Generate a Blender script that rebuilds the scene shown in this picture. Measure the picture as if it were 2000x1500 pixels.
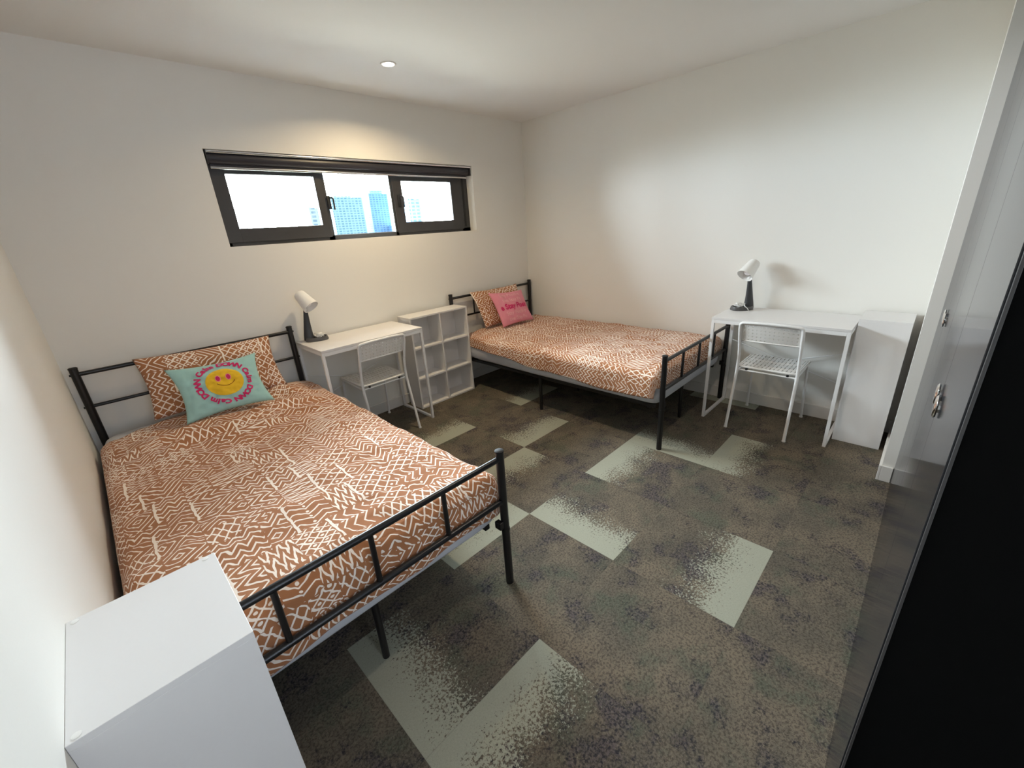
import bpy, bmesh, math, random
from mathutils import Vector, Matrix, noise
random.seed(7)
S = bpy.context.scene
COL = S.collection
for o in list(bpy.data.objects): bpy.data.objects.remove(o)

# ------------------------------------------------------------------ camera, world, lights, exposure
CAMP = Vector((-3.4104, -3.1246, 1.4084)); YAW, PIT, ROLL, F = 0.7737, 0.3597, -0.0668, 812.3
fw = Vector((math.sin(YAW)*math.cos(PIT), math.cos(YAW)*math.cos(PIT), -math.sin(PIT)))
rt = fw.cross(Vector((0, 0, 1))).normalized(); up = rt.cross(fw)
r2 = rt*math.cos(ROLL)+up*math.sin(ROLL); u2 = -rt*math.sin(ROLL)+up*math.cos(ROLL)
cam = bpy.data.cameras.new('camera'); cob = bpy.data.objects.new('camera', cam); COL.objects.link(cob)
M = Matrix((r2, u2, -fw)).transposed().to_4x4(); M.translation = CAMP; cob.matrix_world = M
cam.sensor_fit = 'HORIZONTAL'; cam.sensor_width = 36; cam.lens = F/2000*36; cam.clip_start = 0.01; cam.clip_end = 1000
S.camera = cob

H = 2.3456; XL = -3.611; YW = -3.187; XN = -0.683; YN = -3.138
W = bpy.data.worlds.new('sky'); S.world = W; W.use_nodes = True
nt = W.node_tree; nt.nodes.clear()
def wn(t, **k):
    n = nt.nodes.new(t)
    for a, b in k.items(): setattr(n, a, b)
    return n
tc = wn('ShaderNodeTexCoord'); sep = wn('ShaderNodeSeparateXYZ'); nt.links.new(tc.outputs['Generated'], sep.inputs[0])
def wm(op, a, b):
    n = wn('ShaderNodeMath', operation=op)
    for i, v in enumerate((a, b)):
        if isinstance(v, (int, float)): n.inputs[i].default_value = v
        else: nt.links.new(v, n.inputs[i])
    return n.outputs[0]
def wr_(v, a, b, c, d):
    n = wn('ShaderNodeMapRange', interpolation_type='SMOOTHSTEP'); nt.links.new(v, n.inputs[0])
    for i, x in enumerate((a, b, c, d)): n.inputs[i+1].default_value = x
    return n.outputs[0]
def lobe(v, a, b, c, d):
    n = wn('ShaderNodeVectorMath', operation='DOT_PRODUCT'); n.inputs[1].default_value = Vector(v).normalized(); nt.links.new(tc.outputs['Generated'], n.inputs[0])
    return wr_(n.outputs['Value'], a, b, c, d)
# hazy bright side of the sky lies beyond the window, dimmed behind so the towers keep tone; side glow lobes added to brighten walls
SKY0, SKY1, LOBE_L, LOBE_R, GROUND = 2.2, 71.0, 5.0, 66.0, 14.0
side = lobe((0, 1, 0), -.02, .50, SKY0/SKY1, 1.0)
sky = wm('ADD', wm('MULTIPLY', side, SKY1), wm('ADD', lobe((-.66, .72, .20), .40, 1.0, 0, LOBE_L), lobe((.70, .68, .22), .40, 1.0, 0, LOBE_R)))
gfac = wr_(sep.outputs['Z'], -.16, -.01, 1.0, 0.0)
mx = wn('ShaderNodeMix', data_type='RGBA'); mx.inputs['A'].default_value = (.82, .915, 1, 1); mx.inputs['B'].default_value = (.96, 1, .90, 1)
nt.links.new(gfac, mx.inputs['Factor'])
ms = wn('ShaderNodeMix', data_type='FLOAT')
nt.links.new(gfac, ms.inputs['Factor']); nt.links.new(sky, ms.inputs['A']); nt.links.new(wm('MULTIPLY', side, GROUND), ms.inputs['B'])
bg = wn('ShaderNodeBackground'); wo = wn('ShaderNodeOutputWorld')
nt.links.new(mx.outputs['Result'], bg.inputs['Color']); nt.links.new(ms.outputs['Result'], bg.inputs['Strength'])
nt.links.new(bg.outputs[0], wo.inputs[0])

def area(name, loc, rot, sx, sy, power, col, portal=False, shape='RECTANGLE'):
    l = bpy.data.lights.new(name, 'AREA'); l.shape = shape; l.size = sx
    if shape == 'RECTANGLE': l.size_y = sy
    l.energy = power; l.color = col
    o = bpy.data.objects.new(name, l); o.location = loc; o.rotation_euler = rot; COL.objects.link(o)
    if portal: l.cycles.is_portal = True
    return o
area('window_portal', (-1.689, .19, 1.66), (-math.pi/2, 0, 0), 2.02, .56, 1, (1, 1, 1), portal=True)
area('hall_daylight', (-3.12, -5.35, 1.62), (math.pi/2, 0, 0), .8, 1.3, 17.0, (.68, .80, 1.0))
WARM = (1.0, .80, .56)
def downlamp(loc, power, col=WARM):
    l = bpy.data.lights.new('downlight_or_fill', 'AREA'); l.shape = 'DISK'; l.size = .07; l.energy = power; l.color = col; l.spread = math.radians(150)
    o = bpy.data.objects.new('downlight_or_fill', l); o.location = loc; COL.objects.link(o)
downlamp((-1.776, -.597, H-.008), 10.5, (1, .78, .47))
downlamp((-1.776, -2.55, H-.008), 6, (1, .84, .70))  # added fill lamp, no fitting known at this spot
downlamp((-3.1, -4.3, H-.008), 1.5, (1, .9, .8))  # extra faint lamp in the unseen hall, no fitting built
S.cycles.max_bounces = 16; S.cycles.diffuse_bounces = 12; S.cycles.transparent_max_bounces = 12; S.cycles.sample_clamp_indirect = 0
S.view_settings.view_transform = 'Standard'; S.view_settings.look = 'None'; S.view_settings.gamma = 1
S.view_settings.exposure = 0.14; S.view_settings.use_curve_mapping = False

# ------------------------------------------------------------------ material helpers
def L(r, g, b): # display rgb 0..255 -> linear
    f = lambda c: (c/255/12.92) if c/255 <= .04045 else ((c/255+.055)/1.055)**2.4
    return (f(r), f(g), f(b), 1)
class NB:
    def __init__(s, name):
        s.m = bpy.data.materials.new(name); s.m.use_nodes = True; s.t = s.m.node_tree
        s.b = s.t.nodes['Principled BSDF']
    def n(s, t, **k):
        n = s.t.nodes.new(t)
        for a, b in k.items(): setattr(n, a, b)
        return n
    def set(s, sock, v):
        if hasattr(v, 'is_output') or isinstance(v, bpy.types.NodeSocket): s.t.links.new(v, sock)
        else: sock.default_value = v
    def math(s, op, a, b=0.0, c=0.0, clamp=False):
        n = s.n('ShaderNodeMath', operation=op); n.use_clamp = clamp
        s.set(n.inputs[0], a); s.set(n.inputs[1], b)
        if len(n.inputs) > 2: s.set(n.inputs[2], c)
        return n.outputs[0]
    def mix(s, f, a, b):
        n = s.n('ShaderNodeMix', data_type='RGBA'); s.set(n.inputs['Factor'], f); s.set(n.inputs['A'], a); s.set(n.inputs['B'], b)
        return n.outputs['Result']
    def noise(s, scale, detail=2, rough=.5, vec=None, dim='3D'):
        n = s.n('ShaderNodeTexNoise'); n.inputs['Scale'].default_value = scale; n.inputs['Detail'].default_value = detail
        n.inputs['Roughness'].default_value = rough
        if vec is None: vec = s.pos()
        s.set(n.inputs['Vector'], vec); return n.outputs['Fac']
    def pos(s):
        if not hasattr(s, '_p'): s._p = s.n('ShaderNodeTexCoord').outputs['Object']
        return s._p
    def ramp(s, v, a, b, c=0., d=1.):
        n = s.n('ShaderNodeMapRange', interpolation_type='SMOOTHSTEP'); s.set(n.inputs[0], v)
        for i, x in enumerate((a, b, c, d)): n.inputs[i+1].default_value = x
        return n.outputs[0]
    def bump(s, h, strength=.2, dist=.002):
        n = s.n('ShaderNodeBump'); n.inputs['Strength'].default_value = strength; n.inputs['Distance'].default_value = dist
        s.set(n.inputs['Height'], h); s.t.links.new(n.outputs[0], s.b.inputs['Normal'])
    def base(s, col, rough=.5, metal=0., spec=.5):
        s.set(s.b.inputs['Base Color'], col); s.set(s.b.inputs['Roughness'], rough); s.b.inputs['Metallic'].default_value = metal
        s.b.inputs['Specular IOR Level'].default_value = spec
def simple(name, col, rough=.5, metal=0., spec=.5, var=.06, nscale=40, bump=0.05):
    k = NB(name); c = Vector(col[:3])
    f = k.noise(nscale, 3)
    k.base(k.mix(f, (*(c*(1-var)), 1), (*(c*(1+var)), 1)), rough, metal, spec)
    if bump: k.bump(f, bump, .001)
    return k.m
MAT = {}
MAT['wall'] = simple('wall_paint', (.80, .785, .745, 1), .75, var=.012, nscale=250, bump=.12, spec=.25)
MAT['ceil'] = simple('ceiling_paint', (.80, .795, .78, 1), .85, var=.008, nscale=200, bump=.05, spec=.2)
MAT['trim'] = simple('trim_paint', (.74, .72, .69, 1), .4, var=.01)
MAT['white'] = simple('white_laminate', (.735, .72, .715, 1), .42, var=.01, nscale=120, bump=.03)
MAT['white_metal'] = simple('white_powder_coat', (.82, .82, .82, 1), .35, var=.01)
MAT['white_plastic'] = simple('white_plastic', (.80, .79, .77, 1), .4, var=.01)
MAT['black'] = simple('black_powder_coat', (.008, .008, .009, 1), .32, var=.2, nscale=80)
MAT['rubber'] = simple('black_rubber', (.01, .01, .01, 1), .7)
MAT['frame'] = simple('dark_aluminium', (.045, .043, .044, 1), .45, var=.05, metal=.0, nscale=30)
MAT['gasket'] = simple('window_gasket', (.012, .012, .013, 1), .6)
MAT['blind'] = simple('blind_fabric', (.030, .028, .036, 1), .38, var=.08, nscale=300)
MAT['alu'] = simple('brushed_aluminium', (.72, .72, .74, 1), .25, metal=1.)
MAT['chrome'] = simple('chrome', (.9, .9, .9, 1), .12, metal=1., var=.01)
MAT['lampdark'] = simple('charcoal_plastic', (.035, .037, .042, 1), .45, var=.05)
MAT['tray'] = simple('grey_tray_plastic', (.095, .092, .092, 1), .5, var=.05)
MAT['bulb'] = simple('frosted_bulb', (.85, .84, .86, 1), .3, var=.01)
MAT['sheet'] = simple('grey_white_sheet', (.55, .56, .60, 1), .85, var=.03, nscale=25, bump=.3)
MAT['foundation'] = simple('pale_mattress_ticking', (.62, .62, .62, 1), .85, var=.03)
k = NB('wardrobe_gloss'); df = k.n('ShaderNodeBsdfDiffuse'); k.set(df.inputs[0], k.mix(k.noise(8, 2), (.026, .027, .030, 1), (.032, .033, .037, 1)))
gs = k.n('ShaderNodeBsdfGlossy'); gs.inputs[0].default_value = (.66, .66, .67, 1); gs.inputs['Roughness'].default_value = .10
fr = k.n('ShaderNodeFresnel'); fr.inputs[0].default_value = 1.42; mxs = k.n('ShaderNodeMixShader')
k.t.links.new(fr.outputs[0], mxs.inputs[0]); k.t.links.new(df.outputs[0], mxs.inputs[1]); k.t.links.new(gs.outputs[0], mxs.inputs[2])
k.t.links.new(mxs.outputs[0], k.t.nodes['Material Output'].inputs['Surface']); k.t.nodes.remove(k.b); MAT['gloss'] = k.m
k = NB('wardrobe_matte_black'); f = k.noise(900, 2); df = k.n('ShaderNodeBsdfDiffuse'); k.set(df.inputs[0], k.mix(f, (.003, .003, .003, 1), (.008, .008, .008, 1)))
k.t.links.new(df.outputs[0], k.t.nodes['Material Output'].inputs['Surface']); k.t.nodes.remove(k.b); MAT['matte'] = k.m
k = NB('window_glass')     # thin clear pane: straight transmission plus a weak mirror reflection
tr = k.n('ShaderNodeBsdfTransparent'); k.set(tr.inputs[0], k.mix(k.noise(3, 1), (.93, .96, .96, 1), (.95, .97, .97, 1)))
gl_ = k.n('ShaderNodeBsdfGlossy'); gl_.inputs['Roughness'].default_value = .02
fr = k.n('ShaderNodeFresnel'); fr.inputs[0].default_value = 1.45; mxs = k.n('ShaderNodeMixShader')
k.t.links.new(fr.outputs[0], mxs.inputs[0]); k.t.links.new(tr.outputs[0], mxs.inputs[1]); k.t.links.new(gl_.outputs[0], mxs.inputs[2])
k.t.links.new(mxs.outputs[0], k.t.nodes['Material Output'].inputs['Surface']); k.t.nodes.remove(k.b); MAT['glass'] = k.m
k = NB('lamp_diffuser'); k.base((1, 1, 1, 1), .5); k.b.inputs['Emission Color'].default_value = (1, .93, .82, 1); k.b.inputs['Emission Strength'].default_value = 6; MAT['led'] = k.m

# printed cloth: white hand-drawn lines on brown, the motif of each printed block is stored on the faces
def print_mat(name, brown, white):
    k = NB(name)
    uv = k.n('ShaderNodeUVMap'); uv.uv_map = 'print'
    pa = k.n('ShaderNodeAttribute', attribute_name='pa'); pb = k.n('ShaderNodeAttribute', attribute_name='pb')
    su = k.n('ShaderNodeSeparateXYZ'); k.t.links.new(uv.outputs[0], su.inputs[0])
    sa = k.n('ShaderNodeSeparateXYZ'); k.t.links.new(pa.outputs['Vector'], sa.inputs[0])
    sb = k.n('ShaderNodeSeparateXYZ'); k.t.links.new(pb.outputs['Vector'], sb.inputs[0])
    wob = k.noise(26, 1, .5, uv.outputs[0]); wob2 = k.noise(48, 1, .5, k.math('ADD', uv.outputs[0], 0) if False else uv.outputs[0])
    off = k.math('MULTIPLY', k.math('SUBTRACT', wob, .5), .016)
    u = k.math('ADD', su.outputs[0], off); v = k.math('SUBTRACT', su.outputs[1], off)
    p, q, amp = sa.outputs[0], sa.outputs[1], sa.outputs[2]
    cross, dots, conc = sb.outputs[0], sb.outputs[1], sb.outputs[2]
    tri = lambda x: k.math('MULTIPLY', k.math('ABSOLUTE', k.math('SUBTRACT', k.math('FRACT', x), .5)), 2.)
    up_ = k.math('DIVIDE', v, p); uq = k.math('DIVIDE', u, q); z = k.math('MULTIPLY', tri(uq), amp)
    dist = lambda x: k.math('MULTIPLY', k.math('ABSOLUTE', k.math('SUBTRACT', k.math('FRACT', x), .5)), p)
    w = .0029
    slope = k.math('DIVIDE', k.math('MULTIPLY', k.math('MULTIPLY', amp, p), 2.), q)
    steep = k.math('SQRT', k.math('ADD', k.math('MULTIPLY', slope, slope), 1.))
    ln = lambda d: k.math('SUBTRACT', 1., k.ramp(k.math('DIVIDE', d, steep), w*.8, w*1.2))
    l1 = ln(dist(k.math('ADD', up_, z)))
    l2 = k.math('MULTIPLY', ln(dist(k.math('SUBTRACT', up_, z))), cross)
    # dots in the diamond centres
    du = k.math('MULTIPLY', k.math('SUBTRACT', k.math('FRACT', k.math('ADD', uq, .0)), .5), q)
    dv = k.math('MULTIPLY', k.math('SUBTRACT', k.math('FRACT', up_), .5), p)
    dv2 = k.math('MULTIPLY', k.math('SUBTRACT', k.math('FRACT', k.math('ADD', up_, .5)), .5), p)
    dd = k.math('SQRT', k.math('ADD', k.math('MULTIPLY', du, du), k.math('MULTIPLY', dv2, dv2)))
    l3 = k.math('MULTIPLY', k.math('SUBTRACT', 1., k.ramp(dd, .0052, .0064)), dots)
    zz = k.math('MAXIMUM', k.math('MAXIMUM', l1, l2), l3)
    # concentric diamonds, cell 4p x 4p*1.2
    r = k.math('ADD', tri(k.math('DIVIDE', u, k.math('MULTIPLY', p, 5.2))), tri(k.math('DIVIDE', v, k.math('MULTIPLY', p, 4.2))))
    rd = k.math('MULTIPLY', k.math('ABSOLUTE', k.math('SUBTRACT', k.math('FRACT', k.math('MULTIPLY', r, 2.5)), .5)), p)
    lc = k.math('SUBTRACT', 1., k.ramp(rd, w*1.05, w*1.5))
    fac = k.math('ADD', k.math('MULTIPLY', zz, k.math('SUBTRACT', 1., conc)), k.math('MULTIPLY', lc, conc))
    # thin borders / thick strokes stored as a second uv: distance to a stroke centre line
    us = k.n('ShaderNodeUVMap'); us.uv_map = 'stroke'
    ss = k.n('ShaderNodeSeparateXYZ'); k.t.links.new(us.outputs[0], ss.inputs[0])
    st = k.math('SUBTRACT', 1., k.ramp(k.math('ABSOLUTE', k.math('ADD', ss.outputs[0], off)), .0035, .005))
    fac = k.math('MULTIPLY', fac, k.ramp(k.math('ADD', ss.outputs[1], off), .0030, .0050))
    fac = k.math('MAXIMUM', fac, st, clamp=True)
    weave = k.noise(900, 1)
    br = k.mix(k.noise(4, 2), (*(Vector(brown[:3])*.92), 1), (*(Vector(brown[:3])*1.1), 1))
    k.base(k.mix(fac, br, white), .9, spec=.15)
    k.b.inputs['Sheen Weight'].default_value = .15
    k.bump(weave, .12, .001)
    return k.m
MAT['print'] = print_mat('brown_printed_cotton', (.375, .160, .072, 1), (.90, .80, .71, 1))

def cotton(name, c):
    k = NB(name); f = k.noise(500, 2); g = k.noise(5, 3)
    cc = Vector(c[:3]); k.base(k.mix(g, (*(cc*.93), 1), (*(cc*1.05), 1)), .9, spec=.15); k.bump(f, .15, .001); k.b.inputs['Sheen Weight'].default_value = .15
    return k.m
MAT['teal'] = cotton('mint_cotton', (.36, .60, .57)); MAT['pink'] = cotton('pink_cotton', (.72, .26, .33))
MAT['palepink'] = cotton('pale_pink_print', (.80, .40, .44)); MAT['hotpink'] = cotton('hot_pink_print', (.60, .03, .14))
MAT['yellow'] = cotton('yellow_print', (.80, .50, .03)); MAT['smile'] = cotton('brown_print_line', (.28, .08, .01)); MAT['lilac'] = cotton('pink_print_halo', (.85, .30, .30))

# carpet tiles
k = NB('carpet_tiles')
uv = k.n('ShaderNodeUVMap'); uv.uv_map = 'tile'; su = k.n('ShaderNodeSeparateXYZ'); k.t.links.new(uv.outputs[0], su.inputs[0])
at = k.n('ShaderNodeAttribute', attribute_name='tone'); sa = k.n('ShaderNodeSeparateXYZ'); k.t.links.new(at.outputs['Vector'], sa.inputs[0])
pw = k.pos()
addv = k.n('ShaderNodeVectorMath', operation='MULTIPLY_ADD'); k.t.links.new(at.outputs['Vector'], addv.inputs[0]); addv.inputs[1].default_value = (9, 7, 5); k.t.links.new(pw, addv.inputs[2])
pv = addv.outputs[0]
big = k.noise(3.2, 6, .68, pv); mid = k.noise(14, 4, .7, pv); fine = k.noise(170, 2, .7, pv); tuft = k.noise(600, 1, .5, pv); hue = k.noise(4.2, 5, .66, k.n('ShaderNodeVectorMath').outputs[0] if False else pv)
sq = k.noise(95, 3, .6, pv)
base = k.mix(k.ramp(big, .36, .66), L(124, 113, 98), L(98, 93, 83))
base = k.mix(k.math('MULTIPLY', k.ramp(hue, .50, .64), .7), base, L(88, 95, 82))
base = k.mix(k.math('MULTIPLY', k.ramp(k.noise(5.5, 5, .66, pv), .54, .64), .6), base, L(88, 80, 88))
fleck = k.noise(115, 3, .65, pv)
base = k.mix(k.math('MULTIPLY', k.ramp(fleck, .46, .60), .62), base, L(62, 58, 54))
base = k.mix(k.math('MULTIPLY', k.ramp(fleck, .47, .34), .0), base, L(150, 138, 122))
spots = k.math('MULTIPLY', k.ramp(sq, .44, .62), k.ramp(k.noise(5.5, 5, .66, pv), .48, .60))
base = k.mix(k.math('MULTIPLY', spots, .85), base, L(42, 43, 50))
base = k.mix(k.math('MULTIPLY', k.ramp(fine, .5, .75), .45), base, L(146, 134, 118))
bright = k.mix(k.math('MULTIPLY', k.math('ADD', tuft, fine), .5), L(138, 141, 126), L(186, 186, 170))
edge = k.math('ADD', su.outputs[0], k.math('MULTIPLY', k.math('SUBTRACT', k.noise(105, 2, .7, pv), .5), 1.15))
edge = k.math('ADD', edge, k.math('MULTIPLY', k.math('SUBTRACT', k.noise(7, 3, .55, pv), .5), .5))
fac = k.math('MULTIPLY', k.math('SUBTRACT', 1., k.ramp(edge, .24, .42)), sa.outputs[2])
col = k.mix(fac, base, bright)
# joints between tiles
jt = k.math('MINIMUM', su.outputs[1], k.math('SUBTRACT', 1., su.outputs[1])); ju = k.math('MINIMUM', su.outputs[0], k.math('SUBTRACT', 1., su.outputs[0]))
jn = k.math('SUBTRACT', 1., k.ramp(k.math('MINIMUM', jt, ju), .0, .006))
col = k.mix(k.math('MULTIPLY', jn, .16), col, (.02, .02, .02, 1))
k.base(col, .95, spec=.1); k.bump(k.math('ADD', tuft, fine), .6, .004); MAT['carpet'] = k.m

def tower_mat(name, wall, glass, sx, sz):
    k = NB(name); g = k.n('ShaderNodeTexCoord').outputs['Object']; s = k.n('ShaderNodeSeparateXYZ'); k.t.links.new(g, s.inputs[0])
    fx = k.math('FRACT', k.math('DIVIDE', k.math('ADD', s.outputs[0], s.outputs[1]), sx)); fz = k.math('FRACT', k.math('DIVIDE', s.outputs[2], sz))
    wx = k.math('MULTIPLY', k.math('GREATER_THAN', fx, .35), k.math('GREATER_THAN', fz, .45))
    rnd = k.noise(.9, 2)
    k.base(k.mix(k.math('MULTIPLY', wx, k.ramp(rnd, .3, .6, .4, 1.)), wall, glass), .6); return k.m
MAT['tA'] = tower_mat('tower_pale_green', (.40, .62, .66, 1), (.14, .34, .45, 1), .8, .5)
MAT['tB'] = tower_mat('tower_blue', (.26, .48, .74, 1), (.10, .24, .48, 1), .75, .46)
MAT['tC'] = tower_mat('tower_white', (.60, .72, .76, 1), (.25, .38, .48, 1), 1.3, .8)
MAT['tD'] = tower_mat('tower_haze', (.75, .83, .85, 1), (.62, .75, .79, 1), 1.2, .8)

# ------------------------------------------------------------------ mesh helpers
def bm_box(bm, c, s, rot=None, bevel=0):
    r = bmesh.ops.create_cube(bm, size=1); vs = r['verts']
    for v in vs: v.co = Vector((v.co.x*s[0], v.co.y*s[1], v.co.z*s[2]))
    if bevel:
        es = list({e for v in vs for e in v.link_edges})
        rr = bmesh.ops.bevel(bm, geom=es, offset=bevel, segments=2, affect='EDGES', profile=.5); vs = list({v for f in rr['faces'] for v in f.verts} | {v for v in vs if v.is_valid})
    Mx = Matrix.Translation(c) @ (rot.to_4x4() if rot else Matrix.Identity(4))
    for v in vs: v.co = Mx @ v.co
def bx(bm, x0, x1, y0, y1, z0, z1, bevel=0): bm_box(bm, Vector(((x0+x1)/2, (y0+y1)/2, (z0+z1)/2)), (abs(x1-x0), abs(y1-y0), abs(z1-z0)), None, bevel)
def tube(bm, pts, r, n=12, cap=True, closed=False):
    pts = [Vector(p) for p in pts]; rings = []; N = len(pts); ref = None
    for i, p in enumerate(pts):
        a = pts[i-1] if (i > 0 or closed) else p; b = pts[(i+1) % N] if (i < N-1 or closed) else p
        t = (b-a).normalized()
        if ref is None: ref = t.orthogonal().normalized()
        else: ref = (ref - t*ref.dot(t)).normalized()
        bi = t.cross(ref); rr = r[i] if isinstance(r, (list, tuple)) else r
        rings.append([bm.verts.new(p+(ref*math.cos(2*math.pi*j/n)+bi*math.sin(2*math.pi*j/n))*rr) for j in range(n)])
    for i in range(N-1 if not closed else N):
        A = rings[i]; B = rings[(i+1) % N]
        for j in range(n): bm.faces.new((A[j], A[(j+1) % n], B[(j+1) % n], B[j]))
    if cap and not closed: bm.faces.new(rings[0][::-1]); bm.faces.new(rings[-1])
def fillet(pts, r, n=5):
    pts = [Vector(p) for p in pts]; out = [pts[0]]
    for i in range(1, len(pts)-1):
        a = (pts[i-1]-pts[i]); b = (pts[i+1]-pts[i]); rr = min(r, a.length*.45, b.length*.45)
        A = pts[i]+a.normalized()*rr; B = pts[i]+b.normalized()*rr
        for j in range(n+1):
            t = j/n; out.append(A*(1-t)**2+pts[i]*2*t*(1-t)+B*t*t)
    out.append(pts[-1]); return out
def lathe(bm, prof, n=24, Mx=None, capb=True, capt=True):
    rings = []
    for r, z in prof: rings.append([bm.verts.new((r*math.cos(2*math.pi*j/n), r*math.sin(2*math.pi*j/n), z)) for j in range(n)])
    for A, B in zip(rings, rings[1:]):
        for j in range(n): bm.faces.new((A[j], A[(j+1) % n], B[(j+1) % n], B[j]))
    if capb: bm.faces.new(rings[0][::-1])
    if capt: bm.faces.new(rings[-1])
    if Mx:
        for R in rings:
            for v in R: v.co = Mx @ v.co
def obj(name, bm, mat, parent=None, smooth=False, loc=None):
    me = bpy.data.meshes.new(name)
    if isinstance(bm, bmesh.types.BMesh):
        bmesh.ops.recalc_face_normals(bm, faces=bm.faces[:]) if name != 'floor' else None
        bm.to_mesh(me); bm.free()
    else: me = bm
    o = bpy.data.objects.new(name, me); COL.objects.link(o)
    if mat: me.materials.append(MAT[mat] if isinstance(mat, str) else mat)
    if smooth:
        for p in me.polygons: p.use_smooth = True
        if smooth != 'all':
            try: me.set_sharp_from_angle(angle=math.radians(40))
            except Exception: pass
    if parent: o.parent = parent
    if loc: o.location = loc
    return o
def thing(name, label, cat, loc=(0, 0, 0), rz=0, group=None):
    o = bpy.data.objects.new(name, None); o.empty_display_size = .1; COL.objects.link(o); o.location = loc; o.rotation_euler = (0, 0, rz)
    return tag(o, label, cat, group)
def tag(o, label, cat, group=None, kind=None):
    o['label'] = label; o['category'] = cat
    if group: o['group'] = group
    if kind: o['kind'] = kind
    return o
def struct(name, bm, mat, label=None, cat=None):
    o = obj(name, bm, mat); o['kind'] = 'structure'
    if label: o['label'] = label; o['category'] = cat
    return o
def dup(root, label, loc, rz):
    r = root.copy(); COL.objects.link(r); r.location = loc; r.rotation_euler = (0, 0, rz); r['label'] = label
    for ch in list(root.children):
        c = ch.copy(); COL.objects.link(c); c.parent = r
        for g in ch.children:
            d = g.copy(); COL.objects.link(d); d.parent = c
    return r

# ------------------------------------------------------------------ setting
WX0, WX1, WZ0, WZ1 = -2.697, -.681, 1.403, 1.939
bm = bmesh.new()
bx(bm, XL-.15, WX0, 0, .22, 0, H); bx(bm, WX1, .15, 0, .22, 0, H); bx(bm, WX0, WX1, 0, .22, 0, WZ0); bx(bm, WX0, WX1, 0, .22, WZ1, H)
struct('wall_window', bm, 'wall', 'off-white painted wall holding the long high window', 'wall')
bm = bmesh.new(); bx(bm, 0, .15, -3.9, 0, 0, H); struct('wall_right', bm, 'wall', 'off-white painted wall beside the far bed and right desk', 'wall')
bm = bmesh.new(); bx(bm, XL-.15, XL, -5.5, 0, 0, H); struct('wall_left', bm, 'wall', 'off-white painted wall along the left bed', 'wall')
bm = bmesh.new(); bx(bm, XN, 0, -3.9, YN, 0, H); struct('wall_nib', bm, 'wall', 'narrow painted wall return between right wall and wardrobe', 'wall')
bm = bmesh.new(); bx(bm, -2.70, XN, -3.95, -3.83, 0, H); bx(bm, -2.70, -2.58, -5.5, -3.83, 0, H); struct('wall_back', bm, 'wall', 'painted wall behind the wardrobe and along the hall', 'wall')
bm = bmesh.new(); bx(bm, XL-.15, -2.58, -5.62, -5.5, 0, H); struct('wall_hall', bm, 'wall', 'painted wall closing the hall behind the viewer', 'wall')
bm = bmesh.new(); bx(bm, XL-.15, .15, -5.6, .22, H, H+.1); struct('ceiling', bm, 'ceil', 'plain white painted ceiling', 'ceiling')

BRIGHT = {(-2.12, -2.37): 'x0', (-2.12, -2.87): 'y0', (-1.62, -2.37): 'y1', (-1.12, -2.37): 'x0', (-1.12, -2.87): 'y1', (-1.62, -1.37): 'y0',
          (-2.12, -1.87): 'y1', (-2.12, -.87): 'y0', (-3.12, -2.87): 'y1', (-3.12, -2.37): 'x0', (-2.62, -1.87): 'y0', (-.12, -2.37): 'x0', (-1.12, -.87): 'y0', (-3.62, -4.87): 'y0'}
bm = bmesh.new(); uvl = bm.loops.layers.uv.new('tile'); ton = bm.faces.layers.float_vector.new('tone'); rnd = random.Random(3)
for i in range(-1, 9):
    for j in range(-1, 12):
        x0 = round(-.12-.5*(i-1)-.5, 2); y1 = round(-.37-.5*(j-1), 2); y0 = round(y1-.5, 2); x1 = x0+.5
        X0, X1, Y0, Y1 = max(x0, XL-.1), min(x1, .1), max(y0, -5.6), min(y1, .2)
        if X0 >= X1 or Y0 >= Y1: continue
        key = min(BRIGHT, key=lambda q: abs(q[0]-x0)+abs(q[1]-y0)); br = BRIGHT[key] if abs(key[0]-x0)+abs(key[1]-y0) < .02 else None
        f = bm.faces.new([bm.verts.new((x, y, 0)) for x, y in ((X0, Y0), (X1, Y0), (X1, Y1), (X0, Y1))])
        f[ton] = (rnd.random(), rnd.random(), 1. if br else 0.)
        d = br or rnd.choice(['x0', 'y0'])
        for l in f.loops:
            a, b = (l.vert.co.x-x0)/.5, (l.vert.co.y-y0)/.5
            l[uvl].uv = {'x0': (a, b), 'y0': (b, a), 'y1': (1-b, a)}[d]
struct('floor', bm, 'carpet', 'mottled grey-brown carpet tiles with pale fading stripes', 'carpet floor')
def base_(name, segs, lab):
    bm = bmesh.new()
    for s in segs: bx(bm, *s, 0, .088, .002)
    struct(name, bm, 'trim', lab, 'baseboard')
base_('baseboard_window', [(XL, 0, -.014, 0)], 'white baseboard under the window wall')
base_('baseboard_right', [(-.014, 0, YN, -.014)], 'white baseboard along the right wall')
base_('baseboard_left', [(XL, XL+.014, -2.11, -.014), (XL, XL+.014, -5.5, -2.42)], 'white baseboard along the left wall')
base_('baseboard_nib', [(XN-.012, -.014, YN, YN+.012), (XN-.012, XN, YW+.002, YN)], 'white baseboard wrapping the wall return by the wardrobe')

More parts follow.
